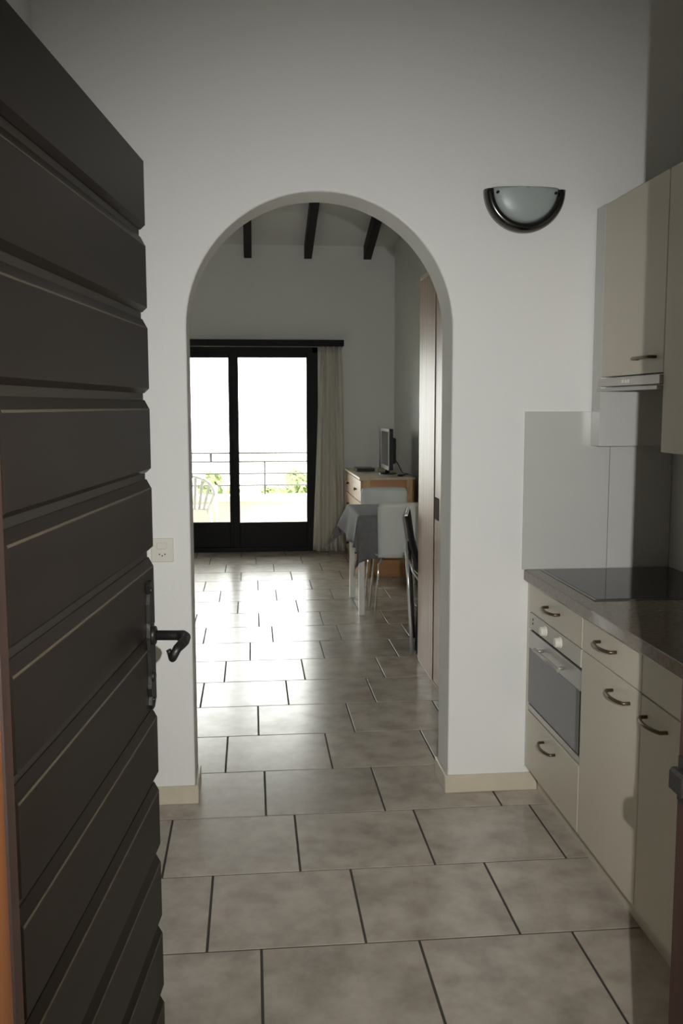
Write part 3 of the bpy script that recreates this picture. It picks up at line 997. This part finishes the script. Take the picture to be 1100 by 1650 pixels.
tag(b.build('dark_strip', 'darkstrip'), 'dark brown strip upright at the wall between dresser and wardrobe', 'board')

# ------------------------------------------------------------------ balcony
struct(MB().box(LXL - 0.12, LXR + 1.2, YF + 0.20, 7.75, -0.16, -0.02).build('floor_balcony', 'balcony'))
pw = MB().box(LXL - 0.12, LXR + 1.2, 7.45, 7.62, -0.0195, 0.425)
pw = struct(pw.build('wall_parapet', 'parapet'))
MB().box(LXL - 0.12, LXR + 1.2, 7.40, 7.67, 0.4255, 0.492, 0.006).build('coping', 'coping', pw)
rl_ = thing('balcony_railing', 'thin grey metal railing on the balcony parapet', 'railing', (0, 7.53, 0.4925))
for z, r in ((0.988, 0.011), (0.886, 0.010), (0.745, 0.009), (0.605, 0.009)):
    MB().tube([(LXL - 0.1, 7.53, z), (LXR + 1.15, 7.53, z)], r, 8).build('rail', 'rail', rl_)
for x in (-2.55, -1.2, 0.152, 1.50, 2.5):
    MB().box(x - 0.010, x + 0.010, 7.536, 7.548, 0.4925, 0.886).build('post', 'rail', rl_)
MB().box(-0.492, -0.462, 7.515, 7.545, 0.878, 0.994, 0.003).build('clamp', 'rail', rl_)

pc = thing('garden_chair', 'white plastic garden chair on the balcony', 'chair', (-0.69, 6.86, -0.02), 0.0, local=True)
# local: faces +y, back at y = 0 ; width 0.56
MB().box(-0.23, 0.23, 0.03, 0.46, 0.405, 0.425, 0.008, 2).build('seat', 'whiteplastic', pc)
arcp = []
for i in range(21):
    a = math.pi * i / 20
    arcp.append((-0.275 * math.cos(a), -0.085 - 0.015 * math.sin(a), 0.60 + 0.20 * math.sin(a)))
pts = [(-0.20, 0.03, 0.42), (-0.235, -0.02, 0.50)] + arcp + [(0.235, -0.02, 0.50), (0.20, 0.03, 0.42)]
MB().tube(pts, 0.020, 10).build('back_frame', 'whiteplastic', pc)
for i in range(7):
    s = -1 + 2 * i / 6
    xt = 0.225 * s
    zt = 0.60 + 0.20 * math.sqrt(max(0, 1 - (xt / 0.275) ** 2)) - 0.01
    MB().prism([(-0.016, 0), (0.016, 0), (0.016, 0.010), (-0.016, 0.010)], lambda u, v, a, s=s, xt=xt, zt=zt: (0.15 * s + (xt - 0.15 * s) * a + u, 0.035 - 0.125 * a + v, 0.415 + (zt - 0.415) * a), 0.0, 1.0).build('slat', 'whiteplastic', pc)
for sx in (-1, 1):
    MB().tube([(sx * 0.250, -0.06, 0.60), (sx * 0.275, 0.10, 0.635), (sx * 0.280, 0.30, 0.635), (sx * 0.270, 0.40, 0.61), (sx * 0.265, 0.44, 0.40), (sx * 0.275, 0.47, 0.0)], [0.018, 0.022, 0.024, 0.024, 0.022, 0.018], 10).build('front_leg', 'whiteplastic', pc)
    MB().tube([(sx * 0.20, 0.04, 0.415), (sx * 0.235, -0.03, 0.20), (sx * 0.255, -0.07, 0.0)], [0.024, 0.022, 0.018], 10).build('rear_leg', 'whiteplastic', pc)

# garden below the balcony
struct(MB().box(-30, 30, 7.8, 34, -4.2, -4.0).build('ground_garden', 'lawn'))
def tree(x, y, ztop, rad, label, seed):
    rnd = random.Random(seed)
    t = thing('tree', label, 'tree', (x, y, -4.0), group='treetops below the balcony')
    tr_ = [(x + 0.05 * math.sin(k), y, -4.0 + (ztop - rad * 0.7 + 4.0) * k / 6) for k in range(7)]
    MB().tube(tr_, [0.12 - 0.012 * k for k in range(7)], 10).build('trunk', 'bark', t)
    b = MB()
    cz = ztop - rad
    blobs = []
    for _ in range(26):
        a, r, h = rnd.uniform(0, 2 * math.pi), rad * math.sqrt(rnd.random()) * 0.85, rnd.uniform(-0.8, 0.75)
        blobs.append((Vector((x + r * math.cos(a) * 1.1, y + r * math.sin(a), cz + rad * h * (1 - 0.4 * (r / rad) ** 2))), rad * rnd.uniform(0.22, 0.36)))
    for c, br in blobs:
        for _ in range(85):
            n = Vector((rnd.gauss(0, 1), rnd.gauss(0, 1), rnd.gauss(0, 1))).normalized()
            p = c + n * br * rnd.uniform(0.6, 1.0)
            d = (n + Vector((rnd.gauss(0, .6), rnd.gauss(0, .6), rnd.gauss(0, .6)))).normalized()
            u = d.orthogonal().normalized()
            v = d.cross(u)
            L = rnd.uniform(0.05, 0.085)
            b.quad(p - u * L * 0.5, p + v * L, p + u * L * 0.5, p - v * L)
    fo = b.build('foliage', 'leaf', t, recalc=False)
    fo['kind'] = 'stuff'
    return t
tree(0.72, 10.6, 0.68, 0.62, 'leafy green treetop around the railing post beyond the balcony', 1)
tree(1.95, 12.2, 0.45, 0.6, 'leafy green treetop right of the railing post beyond the balcony', 2)
tree(-0.62, 11.5, 0.50, 0.6, 'leafy green treetop behind the white garden chair', 3)

# ------------------------------------------------------------------ added porch, out of view, to keep sky light out of the hall
struct(MB().box(XL - 1.6, XR + 1.6, -6.2, YE - 0.0, -0.14, -0.0045 - 0.008).build('floor_added_porch', 'concrete'))
struct(MB().box(XL - 1.6, XR + 1.6, -6.2, YE - 0.24, 2.75, 2.87).build('ceiling_added_porch', 'addedporch'))
struct(MB().box(XL - 1.6, XR + 1.6, -6.32, -6.2, -0.14, 2.87).build('wall_added_porch', 'addedporch'))
struct(MB().box(XL - 1.72, XL - 1.6, -6.2, YE - 0.24, -0.14, 2.87).build('wall_added_porch_left', 'addedporch'))
struct(MB().box(XR + 1.6, XR + 1.72, -6.2, YE - 0.24, -0.14, 1.9).build('wall_added_porch_right', 'addedporch'))
